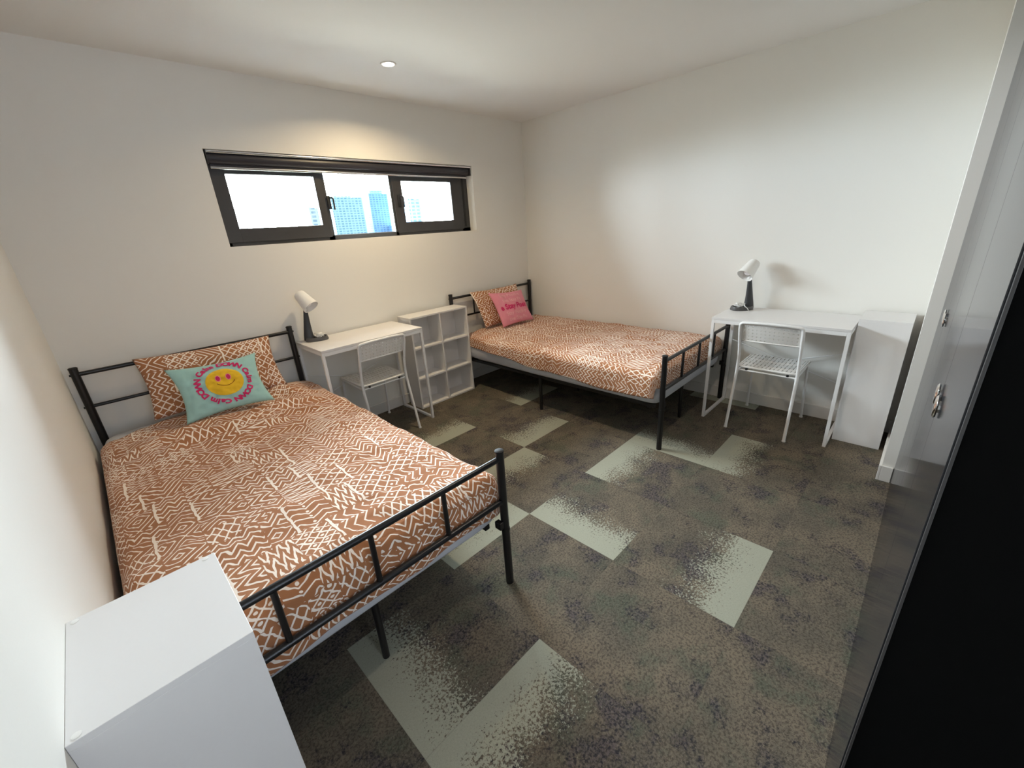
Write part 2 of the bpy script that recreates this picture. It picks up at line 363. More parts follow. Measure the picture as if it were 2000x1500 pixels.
# window ------------------------------------------------------------
bm = bmesh.new(); y0, y1 = .088, .15
bx(bm, WX0, WX0+.035, y0, y1, WZ0, WZ1); bx(bm, WX1-.092, WX1, y0, y1, WZ0, WZ1); bx(bm, WX0, WX1, y0, y1, WZ0, WZ0+.03); bx(bm, WX0, WX1, y0, y1, WZ1-.07, WZ1)
bx(bm, -2.035, -1.992, y0, y1, WZ0, WZ1); bx(bm, -1.475, -1.452, y0, y1, WZ0, WZ1)
win = struct('window_1', bm, 'frame', 'long dark-framed window high on the wall', 'window')
def sash(x0, x1, z0, z1, gx0, gx1, gz0, gz1):
    bm = bmesh.new(); a, b = .076, .118
    bx(bm, x0, gx0, a, b, z0, z1, .003); bx(bm, gx1, x1, a, b, z0, z1, .003); bx(bm, gx0-.002, gx1+.002, a, b, z0, gz0, .003); bx(bm, gx0-.002, gx1+.002, a, b, gz1, z1, .003)
    s = obj('sash', bm, 'frame', win)
    bm = bmesh.new(); bx(bm, gx0-.004, gx1+.004, .098, .104, gz0-.004, gz1+.004); obj('pane', bm, 'glass', s)
    return s
sA = sash(WX0+.012, -2.015, WZ0+.022, 1.868, -2.600, -2.068, 1.508, 1.822)
sB = sash(-1.462, -.765, WZ0+.022, 1.858, -1.375, -.878, 1.503, 1.813)
bm = bmesh.new(); bx(bm, -1.992, -1.475, .104, .110, WZ0+.03, WZ1-.07); obj('pane', bm, 'glass', win)
bm = bmesh.new(); bx(bm, -1.992, -1.475, .095, .104, WZ0+.028, WZ0+.035); bx(bm, -1.482, -1.474, .088, .1, WZ0+.03, WZ1-.08); obj('glazing_bead', bm, 'alu', win)
bm = bmesh.new(); bx(bm, -.742, -.724, .084, .090, WZ0+.04, 1.88); obj('track', bm, 'gasket', win)
def latch(x, z, par):
    bm = bmesh.new(); bx(bm, x-.012, x+.012, .062, .077, z-.045, z+.045, .003); tube(bm, fillet([(x, .07, z+.03), (x+.018, .035, z+.03), (x+.018, .035, z-.05)], .012), .006, 8)
    h = obj('window_latch', bm, 'gasket', par, smooth=True)
    return h
latch(-1.995, 1.655, sA); latch(-1.418, 1.665, sB)
# roller blind
bl = thing('roller_blind', 'rolled-up charcoal roller blind at the top of the window', 'blind', ((WX0+WX1)/2, .04, 1.9))
bl.location = (-1.689, .045, 1.898)
bm = bmesh.new(); hw = .985
tube(bm, [(-hw-.01, 0, 0), (hw-.005, 0, 0)], .033, 24); obj('fabric_roll', bm, 'blind', bl, smooth=True)
bm = bmesh.new(); bx(bm, -hw, hw-.02, -.004, .004, -.050, -.0); obj('hanging_fabric', bm, 'blind', bl)
bm = bmesh.new(); tube(bm, [(-hw, -.004, -.050), (hw-.02, -.004, -.050)], .0085, 12); obj('bottom_rail', bm, 'alu', bl, smooth=True)
bm = bmesh.new(); tube(bm, [(-hw-.01, -.036, .031), (hw+.01, -.036, .031)], .0085, 12); obj('head_rail', bm, 'alu', bl, smooth=True)
for s in (-1, 1):
    bm = bmesh.new(); bx(bm, s*(hw+.012)-.002, s*(hw+.012)+.002, -.036, .04, -.036, .0405); obj('bracket', bm, 'frame', bl)

# downlight -----------------------------------------------------------
dl = thing('downlight', 'small round lit downlight in the ceiling near the window wall', 'ceiling light', (-1.776, -.597, H))
bm = bmesh.new(); lathe(bm, [(.033, -.001), (.036, -.004), (.044, -.004), (.046, 0)], 32, capb=False, capt=False); obj('trim_ring', bm, 'white_plastic', dl, smooth=True)
bm = bmesh.new(); lathe(bm, [(.034, -.0035), (.034, -.001)], 32); obj('diffuser', bm, 'led', dl)

# wardrobe -----------------------------------------------------------
wd = thing('built_in_wardrobe', 'built-in wardrobe with glossy dark doors at the right edge', 'wardrobe', (-1.69, -3.5, 0))
def wob(name, bm, mat, smooth=False, par=None):
    for v in bm.verts: v.co -= Vector((-1.69, -3.5, 0))
    return obj(name, bm, mat, par or wd, smooth)
bm = bmesh.new(); bx(bm, -2.668, XN-.004, -3.80, YW-.022, .0, H-.002); wob('carcass', bm, 'matte')
bm = bmesh.new(); bx(bm, -2.690, -2.670, -3.80, YW-.004, .0, H-.002, .001); wob('end_panel', bm, 'matte')
bm = bmesh.new(); bx(bm, -2.6975, -2.6905, YW-.0055, YW-.002, 0, H-.002, .0006); wob('edge_trim', bm, 'frame')
edges = [-2.69, -2.24, -1.79, -1.34, -.89]
for i, (a, b) in enumerate(zip(edges, edges[1:])):
    bm = bmesh.new(); bx(bm, a+.0012, b-.0012, YW-.020, YW, .001, H-.004, .0008); d = wob('door', bm, 'gloss')
    kx = b-.04 if i % 2 == 0 else a+.04
    bm = bmesh.new(); Mx = Matrix.Translation((kx, YW, 1.018)) @ Matrix.Rotation(-math.pi/2, 4, 'X')
    lathe(bm, [(.012, 0), (.012, .0015), (.022, .002), (.024, .0045), (.020, .0075), (.006, .008)], 20, Mx)
    for v in bm.verts: v.co -= Vector((-1.69, -3.5, 0))
    obj('knob', bm, 'chrome', d, smooth=True)
bm = bmesh.new(); bx(bm, -.889, XN-.0005, YW-.020, YW, .001, H-.004); wob('filler_panel', bm, 'gloss')

# ------------------------------------------------------------------ bed frames
def make_bed(label, loc):
    t = thing('bed_frame', label, 'bed', loc, 0, 'black metal bed frames')
    hw, Lb = .531, 2.046
    for s in (-1, 1):
        bm = bmesh.new(); tube(bm, [(s*hw, 0, 0), (s*hw, 0, .868)], .018, 20); p = obj('head_post', bm, 'black', t, smooth=True)
        bm = bmesh.new(); lathe(bm, [(.0195, 0), (.0195, .004), (.016, .007)], 20, Matrix.Translation((s*hw, 0, .866))); obj('cap', bm, 'rubber', p, smooth=True)
        bm = bmesh.new(); tube(bm, [(s*hw, -Lb, 0), (s*hw, -Lb, .632)], .0165, 20); tube(bm, [(s*hw, -Lb, .272), (s*hw, -Lb, .282)], .0185, 20); p = obj('foot_post', bm, 'black', t, smooth=True)
        bm = bmesh.new(); lathe(bm, [(.018, 0), (.018, .004), (.014, .007)], 20, Matrix.Translation((s*hw, -Lb, .630))); obj('cap', bm, 'rubber', p, smooth=True)
        bm = bmesh.new(); bx(bm, s*(hw-.043)-.012, s*(hw-.043)+.012, -Lb+.060, -.012, .264, .287, .002); obj('side_rail', bm, 'black', t)
        bm = bmesh.new(); tube(bm, [(s*(hw-.024), -Lb/2, 0), (s*(hw-.024), -Lb/2, .272)], .0135, 16); obj('leg', bm, 'black', t, smooth=True)
        bm = bmesh.new(); bx(bm, s*(hw-.026)-.010, s*(hw-.026)+.012, -Lb-.010, -Lb+.022, .290, .322, .003); obj('bracket', bm, 'black', t)
    for z, r in ((.835, .0115), (.655, .009)):
        bm = bmesh.new(); tube(bm, [(-hw, 0, z), (hw, 0, z)], r, 14)
        for s in (-1, 1): lathe(bm, [(.006, 0), (.006, .005), (.003, .007)], 10, Matrix.Translation((s*hw, -.0, z)) @ Matrix.Rotation(s*math.pi/2, 4, 'Y') @ Matrix.Translation((0, 0, .017)))
        obj('head_rail', bm, 'black', t, smooth=True)
    for x in (-.265, 0, .265):
        bm = bmesh.new(); tube(bm, [(x, 0, .655), (x, 0, .835)], .0075, 10); obj('head_bar', bm, 'black', t, smooth=True)
        bm = bmesh.new(); tube(bm, [(x, -Lb, .412), (x, -Lb, .598)], .0088, 12); obj('foot_bar', bm, 'black', t, smooth=True)
    for z in (.600, .412):
        bm = bmesh.new(); tube(bm, [(-hw, -Lb, z), (hw, -Lb, z)], .0115, 14); obj('foot_rail', bm, 'black', t, smooth=True)
    bm = bmesh.new(); bx(bm, -hw+.03, hw-.03, -Lb+.088, -Lb+.112, .258, .282); obj('cross_rail', bm, 'black', t)
    bm = bmesh.new(); bx(bm, -hw+.02, hw-.02, -.044, -.02, .250, .276); obj('cross_rail', bm, 'black', t)
    for y in (-Lb+.10, -Lb/2): 
        bm = bmesh.new(); tube(bm, [(0, y, 0), (0, y, .270)], .0125, 16); obj('leg', bm, 'black', t, smooth=True)
    for i in range(9):
        bm = bmesh.new(); y = -.17-i*.2135; bx(bm, -hw+.03, hw-.03, y-.025, y+.025, .270, .284); obj('slat', bm, 'black', t)
    return t
B1 = Vector((-3.034, -.057, 0)); B2 = Vector((-.5655, -.034, 0))
bed1 = make_bed('black metal bed frame by the left wall, nearest the camera', B1)
dup(bed1, 'black metal bed frame in the far right corner', B2, 0)

def fbm(x, y, z, sc, o=3):
    v = 0; a = 1
    for i in range(o):
        v += a*noise.noise(Vector((x*sc, y*sc, z))); sc *= 2.1; a *= .5
    return v
def add_mod_solid(o, t, off=-1):
    m = o.modifiers.new('thickness', 'SOLIDIFY'); m.thickness = t; m.offset = off
def mattress(loc, label, w=.543, tuck=0):
    # padded slab in a fitted sheet, softly rounded with a wavy lower edge
    bm = bmesh.new(); l, z0, z1 = 1.985, .299, .490; n = 22; m = 48; rr = .045
    prof = []
    def ringpt(a, rad):  # superellipse plan
        return a
    # plan outline
    out = []
    for i in range(160):
        th = 2*math.pi*i/160; c, s = math.cos(th), math.sin(th); e = .09
        out.append((math.copysign(abs(c)**e, c)*w, math.copysign(abs(s)**e, s)*l/2))
    levels = [(z0+.0, -.03), (z0+.004, -.012), (z0+.02, 0), (z0+.07, .004), (z0+.13, .002), (z1-.035, -.002), (z1-.015, -.010), (z1-.004, -.025), (z1, -.05)]
    rings = []
    for z, ins in levels:
        R = []
        for i, (x, y) in enumerate(out):
            k_ = 1+ins/w; k2 = 1+ins/(l/2)
            wv = .006*fbm(x, y, z, 5) if z < z1-.02 else 0
            zz = z+(.007*noise.noise(Vector((x*3, y*3, 0))) if z < z0+.03 else 0)
            tk = tuck*max(0, 1-(.95-y)/.40) if x < -.3 else 0
            R.append(bm.verts.new((x*k_+tk+wv*math.copysign(1, x)*(abs(x) > w*.9), y*k2, zz)))
        rings.append(R)
    for A, B in zip(rings, rings[1:]):
        for j in range(160): bm.faces.new((A[j], A[(j+1) % 160], B[(j+1) % 160], B[j]))
    bm.faces.new(rings[0][::-1]); bm.faces.new(rings[-1])
    o = obj('mattress', bm, 'sheet', None, smooth='all', loc=(loc.x, loc.y-1.023, 0))
    tag(o, label, 'mattress', 'mattresses under the printed duvets'); return o
mattress(B1, 'mattress in a pale sheet on the left bed'); mattress(B2, 'mattress in a pale grey sheet on the far corner bed', .540, .040)

# motif blocks --------------------------------------------------------
def partition(w, h, rng, mn=.10, mx=.28):
    res = []
    def rec(x0, y0, x1, y1):
        W_, H_ = x1-x0, y1-y0
        if (W_ <= mx and H_ <= mx*1.3 and rng.random() < .75) or (W_ < 2*mn and H_ < 2*mn): res.append((x0, y0, x1, y1)); return
        if (W_ > H_ and W_ >= 2*mn) or H_ < 2*mn: c = x0+mn+rng.random()*(W_-2*mn); rec(x0, y0, c, y1); rec(c, y0, x1, y1)
        else: c = y0+mn+rng.random()*(H_-2*mn); rec(x0, y0, x1, c); rec(x0, c, x1, y1)
    rec(0, 0, w, h); return res
def motif(rng):
    k_ = rng.choice(['chev', 'step', 'cross', 'crossd', 'crossd', 'conc', 'conc', 'tight', 'tight', 'cross2', 'dots', 'chev2', 'rows'])
    p = .030+rng.random()*.006
    return {'chev': ((p, .075, 1.6), (0, 0, 0)), 'chev2': ((p, .13, 2.6), (0, 0, 0)), 'cross': ((.042, .048, .5), (1, 0, 0)), 'crossd': ((.050, .056, .5), (1, 1, 0)),
            'conc': ((p*.95, .05, 1), (0, 0, 1)), 'tight': ((.075, .030, 1.0), (0, 0, 0)), 'dots': ((.040, .040, .5), (1, 1, 0)), 'rows': ((.034, .09, .9), (0, 1, 0)), 'cross2': ((.060, .034, .5), (1, 0, 0)), 'step': ((p, .045, .9), (0, 0, 0)),
            'dash': ((p*1.1, .3, 1.2), (0, 0, 0))}[k_]
def add_print(me, nu, nv, du, dv, seed, loops_uv):
    """loops_uv: per face list of (s,t) cloth coords; sets uv 'print','stroke' and face attrs"""
    rng = random.Random(seed); W_, H_ = nu*du, nv*dv
    # irregular blocks, snapped to the mesh cells
    blocks = partition(W_, H_, rng, .075, .17); cell = {}
    for b in blocks:
        x0, y0, x1, y1 = [round(b[0]/du), round(b[1]/dv), round(b[2]/du), round(b[3]/dv)]
        mt = motif(rng); rot = rng.choice([0, 0, 0, 1]); stroke = rng.random() < .30 and (b[3]-b[1]) > .11
        for i in range(x0, x1):
            for j in range(y0, y1): cell[(i, j)] = (x0*du, y0*dv, x1*du, y1*dv, mt, rot, stroke)
    uvp = me.uv_layers.new(name='print'); uvs = me.uv_layers.new(name='stroke')
    pa = me.attributes.new('pa', 'FLOAT_VECTOR', 'FACE'); pb = me.attributes.new('pb', 'FLOAT_VECTOR', 'FACE')
    for f in me.polygons:
        cs = loops_uv[f.index]
        ci = min(nu-1, max(0, int((sum(c[0] for c in cs)/len(cs))/du))); cj = min(nv-1, max(0, int((sum(c[1] for c in cs)/len(cs))/dv)))
        x0, y0, x1, y1, mt, rot, stroke = cell.get((ci, cj), (0, 0, 1, 1, ((.022, .07, 1.6), (0, 0, 0)), 0, False))
        pa.data[f.index].vector = mt[0]; pb.data[f.index].vector = mt[1]
        cx, cy = (x0+x1)/2, (y0+y1)/2
        for li, c in zip(f.loop_indices, cs):
            a, b = c[0]-cx, c[1]-cy
            uvp.data[li].uv = (b+5, a+5) if rot else (a+5, b+5)
            ds = min((c[0]-x0-.006, c[1]-y0-.006), key=abs) if stroke else 1.0
            uvs.data[li].uv = ((c[0]-x0-.006) if stroke else 1.0, min(c[0]-x0, x1-c[0], c[1]-y0, y1-c[1])+.0022)

def duvet(loc, label, seed, params):
    hw = params.get('hw', .54); rr = .05; y_start = params['y0']; y_end = -2.020; top = .512
    hemR, hemL, hemF = params['hemR'], params['hemL'], params['hemF']    # functions of normalised position -> drop
    du = .0125; S_ = hw-rr; ovL, ovR = .22, .22
    width = 2*S_+ovL+ovR+0; nu = int(width/du); Tt = abs(y_end+rr-(-.07)); nv = int((Tt+.26)/du)
    flatT = Tt
    verts = []; faces = []; st = []
    def fold(a, lim):  # overhang arclength -> (outward, drop)
        a = max(a, 0)
        if a < rr*math.pi/2: th = a/rr; return rr*math.sin(th), rr*(1-math.cos(th))
        return rr, rr+(a-rr*math.pi/2)
    for j in range(nv+1):
        for i in range(nu+1):
            s = -S_-ovL+width*i/nu
            ys = y_start(s/S_ if abs(s) < S_ else math.copysign(1, s))
            tfull = flatT-(abs(ys)-.07)
            tl = (tfull+.26)*j/nv            # arclength along
            yflat = ys-min(tl, tfull); ovT = max(0, tl-tfull)
            ovS = max(0, abs(s)-S_); sg = 1 if s > 0 else -1
            tn = min(1, tl/tfull)
            # limit overhang to the hem
            hemS = (hemR(tn) if sg > 0 else hemL(tn)); hemF_ = hemF(max(-1, min(1, s/S_)))
            ovS *= hemS/.22; ovT_ = ovT*hemF_/.26
            m_ = max(ovS, ovT_); nrm = math.hypot(ovS, ovT_)
            out, drop = fold(m_, 0)
            if nrm > 1e-6: ox, oy = out*ovS/nrm*sg, -out*ovT_/nrm
            else: ox = oy = 0
            x = max(-S_, min(S_, s))+ox; y = yflat+oy; z = top-drop
            # puff and wrinkles
            e = min(1, (1-abs(s)/S_)*4) if abs(s) < S_ else 0; e = max(e, 0)
            puff = .012*e*(1 if ovT < .01 else .3)
            wr = params['wr']*fbm(x+seed, y*1.1, .3, 4.5, 3)+.0045*fbm(x, y, 2.+seed, 13, 2)
            cr = params.get('crease'); 
            if cr: wr += cr(x, y)
            k_ = 1 if m_ < .03 else 0
            if drop < .03: z += puff+max(-.011, wr)
            else:
                amp = min(1, (drop-.03)/.08)
                b = (.010*fbm(x*1.0+seed, y, 5.1, 5, 2)+.004)*amp
                if ovS >= ovT_: x += sg*b
                else: y -= b+params.get('fbulge', 0)*math.sin(min(1, drop/.15)*math.pi)
                z += .3*wr
            if x < 0: x += params.get('tuck', 0)*max(0, min(1, 1-(-y-.12)/.40))*min(1, -x/S_)
            verts.append((x, y, z)); st.append((width*i/nu, (flatT+.26)*j/nv))
    for j in range(nv):
        for i in range(nu):
            a = j*(nu+1)+i; faces.append((a, a+nu+1, a+nu+2, a+1))
    me = bpy.data.meshes.new('duvet'); me.from_pydata(verts, [], faces)
    add_print(me, nu, nv, width/nu, (flatT+.26)/nv, seed, [[st[v] for v in f.vertices] for f in me.polygons])
    o = obj('duvet', me, 'print', None, smooth='all', loc=(loc.x, loc.y, 0)); add_mod_solid(o, .010)
    tag(o, label, 'duvet', 'brown printed duvets'); return o
def crease1(x, y):
    # rumpled folds below the pillow on the left bed
    d = 0
    for (cx, cy, ang, ln_, w_, h_) in ((-.05, -.60, .15, .34, .035, .020), (.20, -.50, -.35, .28, .04, .018), (.02, -.74, -.1, .30, .03, .014), (-.22, -.62, .5, .2, .03, .014), (.30, -.72, -.6, .22, .035, .016), (.34, -.28, -.9, .2, .05, .022), (-.15, -.45, .2, .3, .05, .012), (.30, -1.0, -1.0, .25, .04, .010)):
        u = (x-cx)*math.cos(ang)+(y-cy)*math.sin(ang); v = -(x-cx)*math.sin(ang)+(y-cy)*math.cos(ang)
        d += 1.9*h_*math.exp(-(u/ln_*1.6)**2-(v/w_)**2)
    return d
duvet(B1, 'brown duvet with white tribal print on the left bed', 11, dict(
    y0=lambda s: -.13-.13*max(0, -s-.1)-.02*math.sin(s*5), hemR=lambda t: .20+.02*math.sin(t*9), hemL=lambda t: .12, hemF=lambda s: .198-.006*s+.008*math.sin(s*7),
    wr=.015, crease=crease1, fbulge=.004, hw=.555))
duvet(B2, 'brown duvet with white tribal print on the far corner bed', 29, dict(
    y0=lambda s: -.12+.0*s, hemR=lambda t: .12, hemL=lambda t: .125+.075*min(1, max(0, (t-.1)/.6))+.008*math.sin(t*17), hemF=lambda s: .145+.02*s,
    wr=.009, fbulge=.0, hw=.552, tuck=.045))

# pillows --------------------------------------------------------------
def pillow_map(c, th, pinch, seed, wr):
    TL, TR, BR, BL = [Vector(p) for p in c]
    ex = (TR-TL+BR-BL).normalized(); ey = (TL-BL+TR-BR).normalized(); n = ex.cross(ey).normalized()   # towards the viewer side
    def P(u, v, side=1):  # u,v in -1..1 (v up)
        pu = u*(1-pinch*(1-v*v)*abs(u)**3); pv = v*(1-pinch*(1-u*u)*abs(v)**3)
        a, b = (pu+1)/2, (pv+1)/2
        base = (BL*(1-a)+BR*a)*(1-b)+(TL*(1-a)+TR*a)*b
        prof = max(0, (1-u**4))**.5*max(0, (1-v**4))**.5
        prof *= .55+.45*(1-u*u)*(1-v*v)
        w = wr*(fbm(u*1.2+seed, v*1.2, side*3., 1.6, 2)+.45*fbm(u+seed, v, 7+side, 5, 2))*prof
        return base+n*(side*(th*prof)+w)
    return P, n
def pillow(name, c, th, mat, label, cat, seed=1, pinch=.10, wr=.012, printed=False, group=None, n=40):
    P, nn = pillow_map(c, th, pinch, seed, wr); verts = []; faces = []; st = []; idx = {}
    W_ = (Vector(c[1])-Vector(c[0])).length; H_ = (Vector(c[0])-Vector(c[3])).length
    nu, nv = n, int(n*H_/W_)
    for side in (1, -1):
        for j in range(nv+1):
            for i in range(nu+1):
                bd = i in (0, nu) or j in (0, nv)
                if bd and side == -1: idx[(side, i, j)] = idx[(1, i, j)]; continue
                idx[(side, i, j)] = len(verts); verts.append(P(-1+2*i/nu, -1+2*j/nv, side)); st.append((W_*i/nu, H_*j/nv))
        for j in range(nv):
            for i in range(nu):
                q = [idx[(side, i, j)], idx[(side, i+1, j)], idx[(side, i+1, j+1)], idx[(side, i, j+1)]]
                faces.append(q if side == 1 else q[::-1])
    ctr = sum(verts, Vector())/len(verts); lo = Vector((ctr.x, ctr.y, min(v.z for v in verts)))
    me = bpy.data.meshes.new(name); me.from_pydata([v-lo for v in verts], [], faces)
    if printed: add_print(me, nu, nv, W_/nu, H_/nv, seed, [[st[v] for v in f.vertices] for f in me.polygons])
    o = obj(name, me, mat, None, smooth='all'); o.location = lo
    tag(o, label, cat, group); return o, P, nn, lo, W_, H_
pillow('pillow', [(-3.335, -.125, .868), (-2.655, -.125, .852), (-2.655, -.255, .540), (-3.345, -.255, .545)], .050, 'print', 'large brown printed pillow leaning on the left bed headboard', 'pillow', 41, .06, .015, True, 'brown printed pillows', 54)
pillow('pillow', [(-.925, -.098, .872), (-.300, -.098, .868), (-.285, -.24, .540), (-.885, -.24, .545)], .048, 'print', 'brown printed pillow leaning on the corner bed headboard', 'pillow', 57, .06, .012, True, 'brown printed pillows', 54)
cA, PA, nA, loA, WA, HA = pillow('cushion', [(-3.235, -.315, .815), (-2.800, -.325, .805), (-2.800, -.472, .537), (-3.235, -.468, .537)], .048, 'teal', 'mint cushion with yellow smiley face and ring of pink words', 'cushion', 5, .13, .016, n=48)
cB, PB, nB, loB, WB, HB = pillow('cushion', [(-.800, -.215, .852), (-.365, -.228, .825), (-.380, -.390, .545), (-.795, -.385, .545)], .042, 'pink', 'pink cushion with a line of bold dark pink words', 'cushion', 8, .08, .012)

def text_mesh(s, size, bold=.0):
    cu = bpy.data.curves.new('t', 'FONT'); cu.body = s; cu.size = size; cu.align_x = 'CENTER'; cu.align_y = 'CENTER'; cu.offset = bold; cu.resolution_u = 3
    o = bpy.data.objects.new('t', cu); COL.objects.link(o); dg = bpy.context.evaluated_depsgraph_get(); dg.update()
    me = bpy.data.meshes.new_from_object(o.evaluated_get(dg)); V = [v.co.copy() for v in me.vertices]; Fc = [tuple(p.vertices) for p in me.polygons]
    bpy.data.objects.remove(o); bpy.data.curves.remove(cu); bpy.data.meshes.remove(me); return V, Fc
def decal(name, V2, Fc, mat, par, P, n, lo, W_, H_, lift, edgelen=.008):
    bm = bmesh.new(); vs = [bm.verts.new((x, y, 0)) for x, y in V2]
    for f in Fc:
        try: bm.faces.new([vs[i] for i in f])
        except ValueError: pass
    bmesh.ops.triangulate(bm, faces=bm.faces[:])
    for it in range(3):
        es = [e for e in bm.edges if e.calc_length() > edgelen]
        if not es: break
        bmesh.ops.subdivide_edges(bm, edges=es, cuts=1, use_grid_fill=False); bmesh.ops.triangulate(bm, faces=bm.faces[:])
    for v in bm.verts:
        u, w = max(-.98, min(.98, v.co.x/(W_/2))), max(-.98, min(.98, v.co.y/(H_/2)))
        v.co = P(u, w, 1)+n*lift-lo
    me = bpy.data.meshes.new(name); bm.to_mesh(me); bm.free()
    o = bpy.data.objects.new(name, me); COL.objects.link(o); me.materials.append(MAT[mat]); o.parent = par
    for p in me.polygons: p.use_smooth = True
    return o
def disc(cx, cy, rx, ry, n=40, rings=6, r0=0):
    V = [(cx, cy)] if r0 == 0 else []; Fc = []
    off = len(V)
    for k_ in range(rings+ (1 if r0 else 0)):
        fr = (k_+1)/rings if r0 == 0 else r0+(1-r0)*k_/rings
        for j in range(n): V.append((cx+rx*fr*math.cos(2*math.pi*j/n), cy+ry*fr*math.sin(2*math.pi*j/n)))
    R = rings if r0 == 0 else rings+1
    if r0 == 0:
        for j in range(n): Fc.append((0, 1+j, 1+(j+1) % n))
    for k_ in range(R-1):
        for j in range(n):
            a = off+k_*n+j; b = off+k_*n+(j+1) % n; Fc.append((a, a+n, b+n, b))
    return V, Fc
DX, DY = .012, .012
V, Fc = disc(DX, DY, .090, .080, 48, 16); decal('smiley_face', V, Fc, 'yellow', cA, PA, nA, loA, WA, HA, .0026)['label'] = 'yellow round printed face'
for s in (-1, 1):
    V, Fc = disc(DX+s*.025-.002, DY+.024, .0135, .0185, 20, 2); decal('eye_halo', V, Fc, 'lilac', cA, PA, nA, loA, WA, HA, .0034)
    V, Fc = disc(DX+s*.025-.002, DY+.024, .0095, .0140, 20, 2); decal('eye', V, Fc, 'hotpink', cA, PA, nA, loA, WA, HA, .0042)
V = []; Fc = []
for i in range(15):
    th = math.radians(208+i*9.1); 
    for r in (.0460, .0500): V.append((DX+.002+r*math.cos(th), DY+.014+r*.80*math.sin(th)))
for i in range(14): Fc.append((2*i, 2*i+1, 2*i+3, 2*i+2))
decal('mouth', V, Fc, 'smile', cA, PA, nA, loA, WA, HA, .0046)
V = []; Fc = []; word = 'Calm DOWN '*3; N = len(word); R = .124
wd_ = {'C': 1.15, 'a': 1, 'l': .62, 'm': 1.45, ' ': .75, 'D': 1.2, 'O': 1.25, 'W': 1.5, 'N': 1.2}
tot = sum(wd_[c] for c in word); acc = 0
for c in word:
    mid_ = acc+wd_[c]/2; acc += wd_[c]
    if c == ' ': continue
    th = math.radians(148)-2*math.pi*mid_/tot
    tv, tf = text_mesh(c, .042, .0021); o_ = len(V)
    for p in tv:
        x, y = p.x*1.05, p.y; rr_ = R+y; V.append((DX+rr_*math.cos(th)+x*math.sin(th), DY+rr_*.93*math.sin(th)-x*math.cos(th)))
    Fc += [tuple(i+o_ for i in f) for f in tf]
decal('printed_lettering', V, Fc, 'hotpink', cA, PA, nA, loA, WA, HA, .003)['label'] = 'hot pink words in a ring round the face'
tv, tf = text_mesh('e Stay Posit', .074, .0030); decal('printed_lettering', [(p.x+.0, p.y-.0) for p in tv], tf, 'hotpink', cB, PB, nB, loB, WB, HB, .002)['label'] = 'dark pink bold words across the middle'
for r_, s_ in ((.125, 'Stay Positive'), (.066, 'tive Stay Po'), (-.066, 'Stay Positive'), (-.125, 'tive Stay Po')):
    tv, tf = text_mesh(s_, .052, .001); decal('pale_lettering', [(p.x, p.y+r_) for p in tv], tf, 'palepink', cB, PB, nB, loB, WB, HB, .0015)['label'] = 'row of pale pink words'

# ------------------------------------------------------------------ desks
def make_desk(label, loc, rz):   # local: width along x, back at y=0, front at -y
    t = thing('desk', label, 'desk', loc, rz, 'white metal-framed desks'); w, d, h = .76, .44, .75
    bm = bmesh.new(); bx(bm, -w/2, w/2, -d, 0, h-.016, h, .0015); obj('desk_top', bm, 'white', t)
    for s in (-1, 1):
        x = s*(w/2-.009); q = .009
        bm = bmesh.new(); bx(bm, x-q, x+q, -d+.001, -d+.019, 0, h-.0165, .001); obj('leg', bm, 'white_metal', t)
        bm = bmesh.new(); bx(bm, x-q, x+q, -.020, -.002, 0, h-.0165, .001); obj('leg', bm, 'white_metal', t)
        bm = bmesh.new(); bx(bm, x-q, x+q, -d+.019, -.020, 0, .018, .001); obj('foot_rail', bm, 'white_metal', t)
        bm = bmesh.new(); bx(bm, x-q, x+q, -d+.019, -.020, h-.035, h-.0165, .001); obj('side_rail', bm, 'white_metal', t)
    for y in (-d+.010, -.011):
        bm = bmesh.new(); bx(bm, -w/2+.018, w/2-.018, y-.009, y+.009, h-.040, h-.0165, .001); obj('apron_rail', bm, 'white_metal', t)
    for s in (-1, 1):
        bm = bmesh.new(); tube(bm, [(s*(w/2-.02), -.014+s*.004, .50), (-s*(w/2-.02), -.014+s*.004, .275)], .0035, 8); obj('cross_brace', bm, 'white_metal', t, smooth=True)
    return t
XD1 = (-2.476-1.7098)/2
dk = make_desk('white desk under the window with a lamp at its left end', (XD1, -.02, 0), 0)
dup(dk, 'white desk against the right wall beside the far bed', (-.02, (-2.1077-2.8571)/2, 0), -math.pi/2)

# ------------------------------------------------------------------ shelves
def shelf(label, loc, rz, w, d, h, cols, rows, group=None):  # opening faces -y, back at y=0, centre x
    t = thing('cube_shelf', label, 'shelf', loc, rz, group); k_ = .013
    bm = bmesh.new(); bx(bm, -w/2, w/2, -d, 0, h-k_, h, .0007); obj('top_panel', bm, 'white', t)
    bm = bmesh.new(); bx(bm, -w/2, w/2, -d, 0, 0, k_, .0007); obj('bottom_panel', bm, 'white', t)
    for s in (-1, 1):
        bm = bmesh.new(); a = s*(w/2-k_/2); bx(bm, a-k_/2, a+k_/2, -d, 0, k_, h-k_, .0007); obj('side_panel', bm, 'white', t)
    bm = bmesh.new(); bx(bm, -w/2+k_, w/2-k_, -.006, -.001, k_, h-k_); obj('back_panel', bm, 'white', t)
    for c in range(1, cols):
        x = -w/2+w*c/cols; bm = bmesh.new(); bx(bm, x-k_/2, x+k_/2, -d+.002, -.006, k_, h-k_, .0007); obj('divider', bm, 'white', t)
    cw = w/cols
    for r in range(1, rows):
        z = h*r/rows
        for c in range(cols):
            a = -w/2+c*cw+(k_ if c == 0 else k_/2); b = -w/2+(c+1)*cw-(k_ if c == cols-1 else k_/2)
            bm = bmesh.new(); bx(bm, a, b, -d+.004, -.006, z-k_/2, z+k_/2, .0007); obj('shelf_board', bm, 'white', t)
    return t
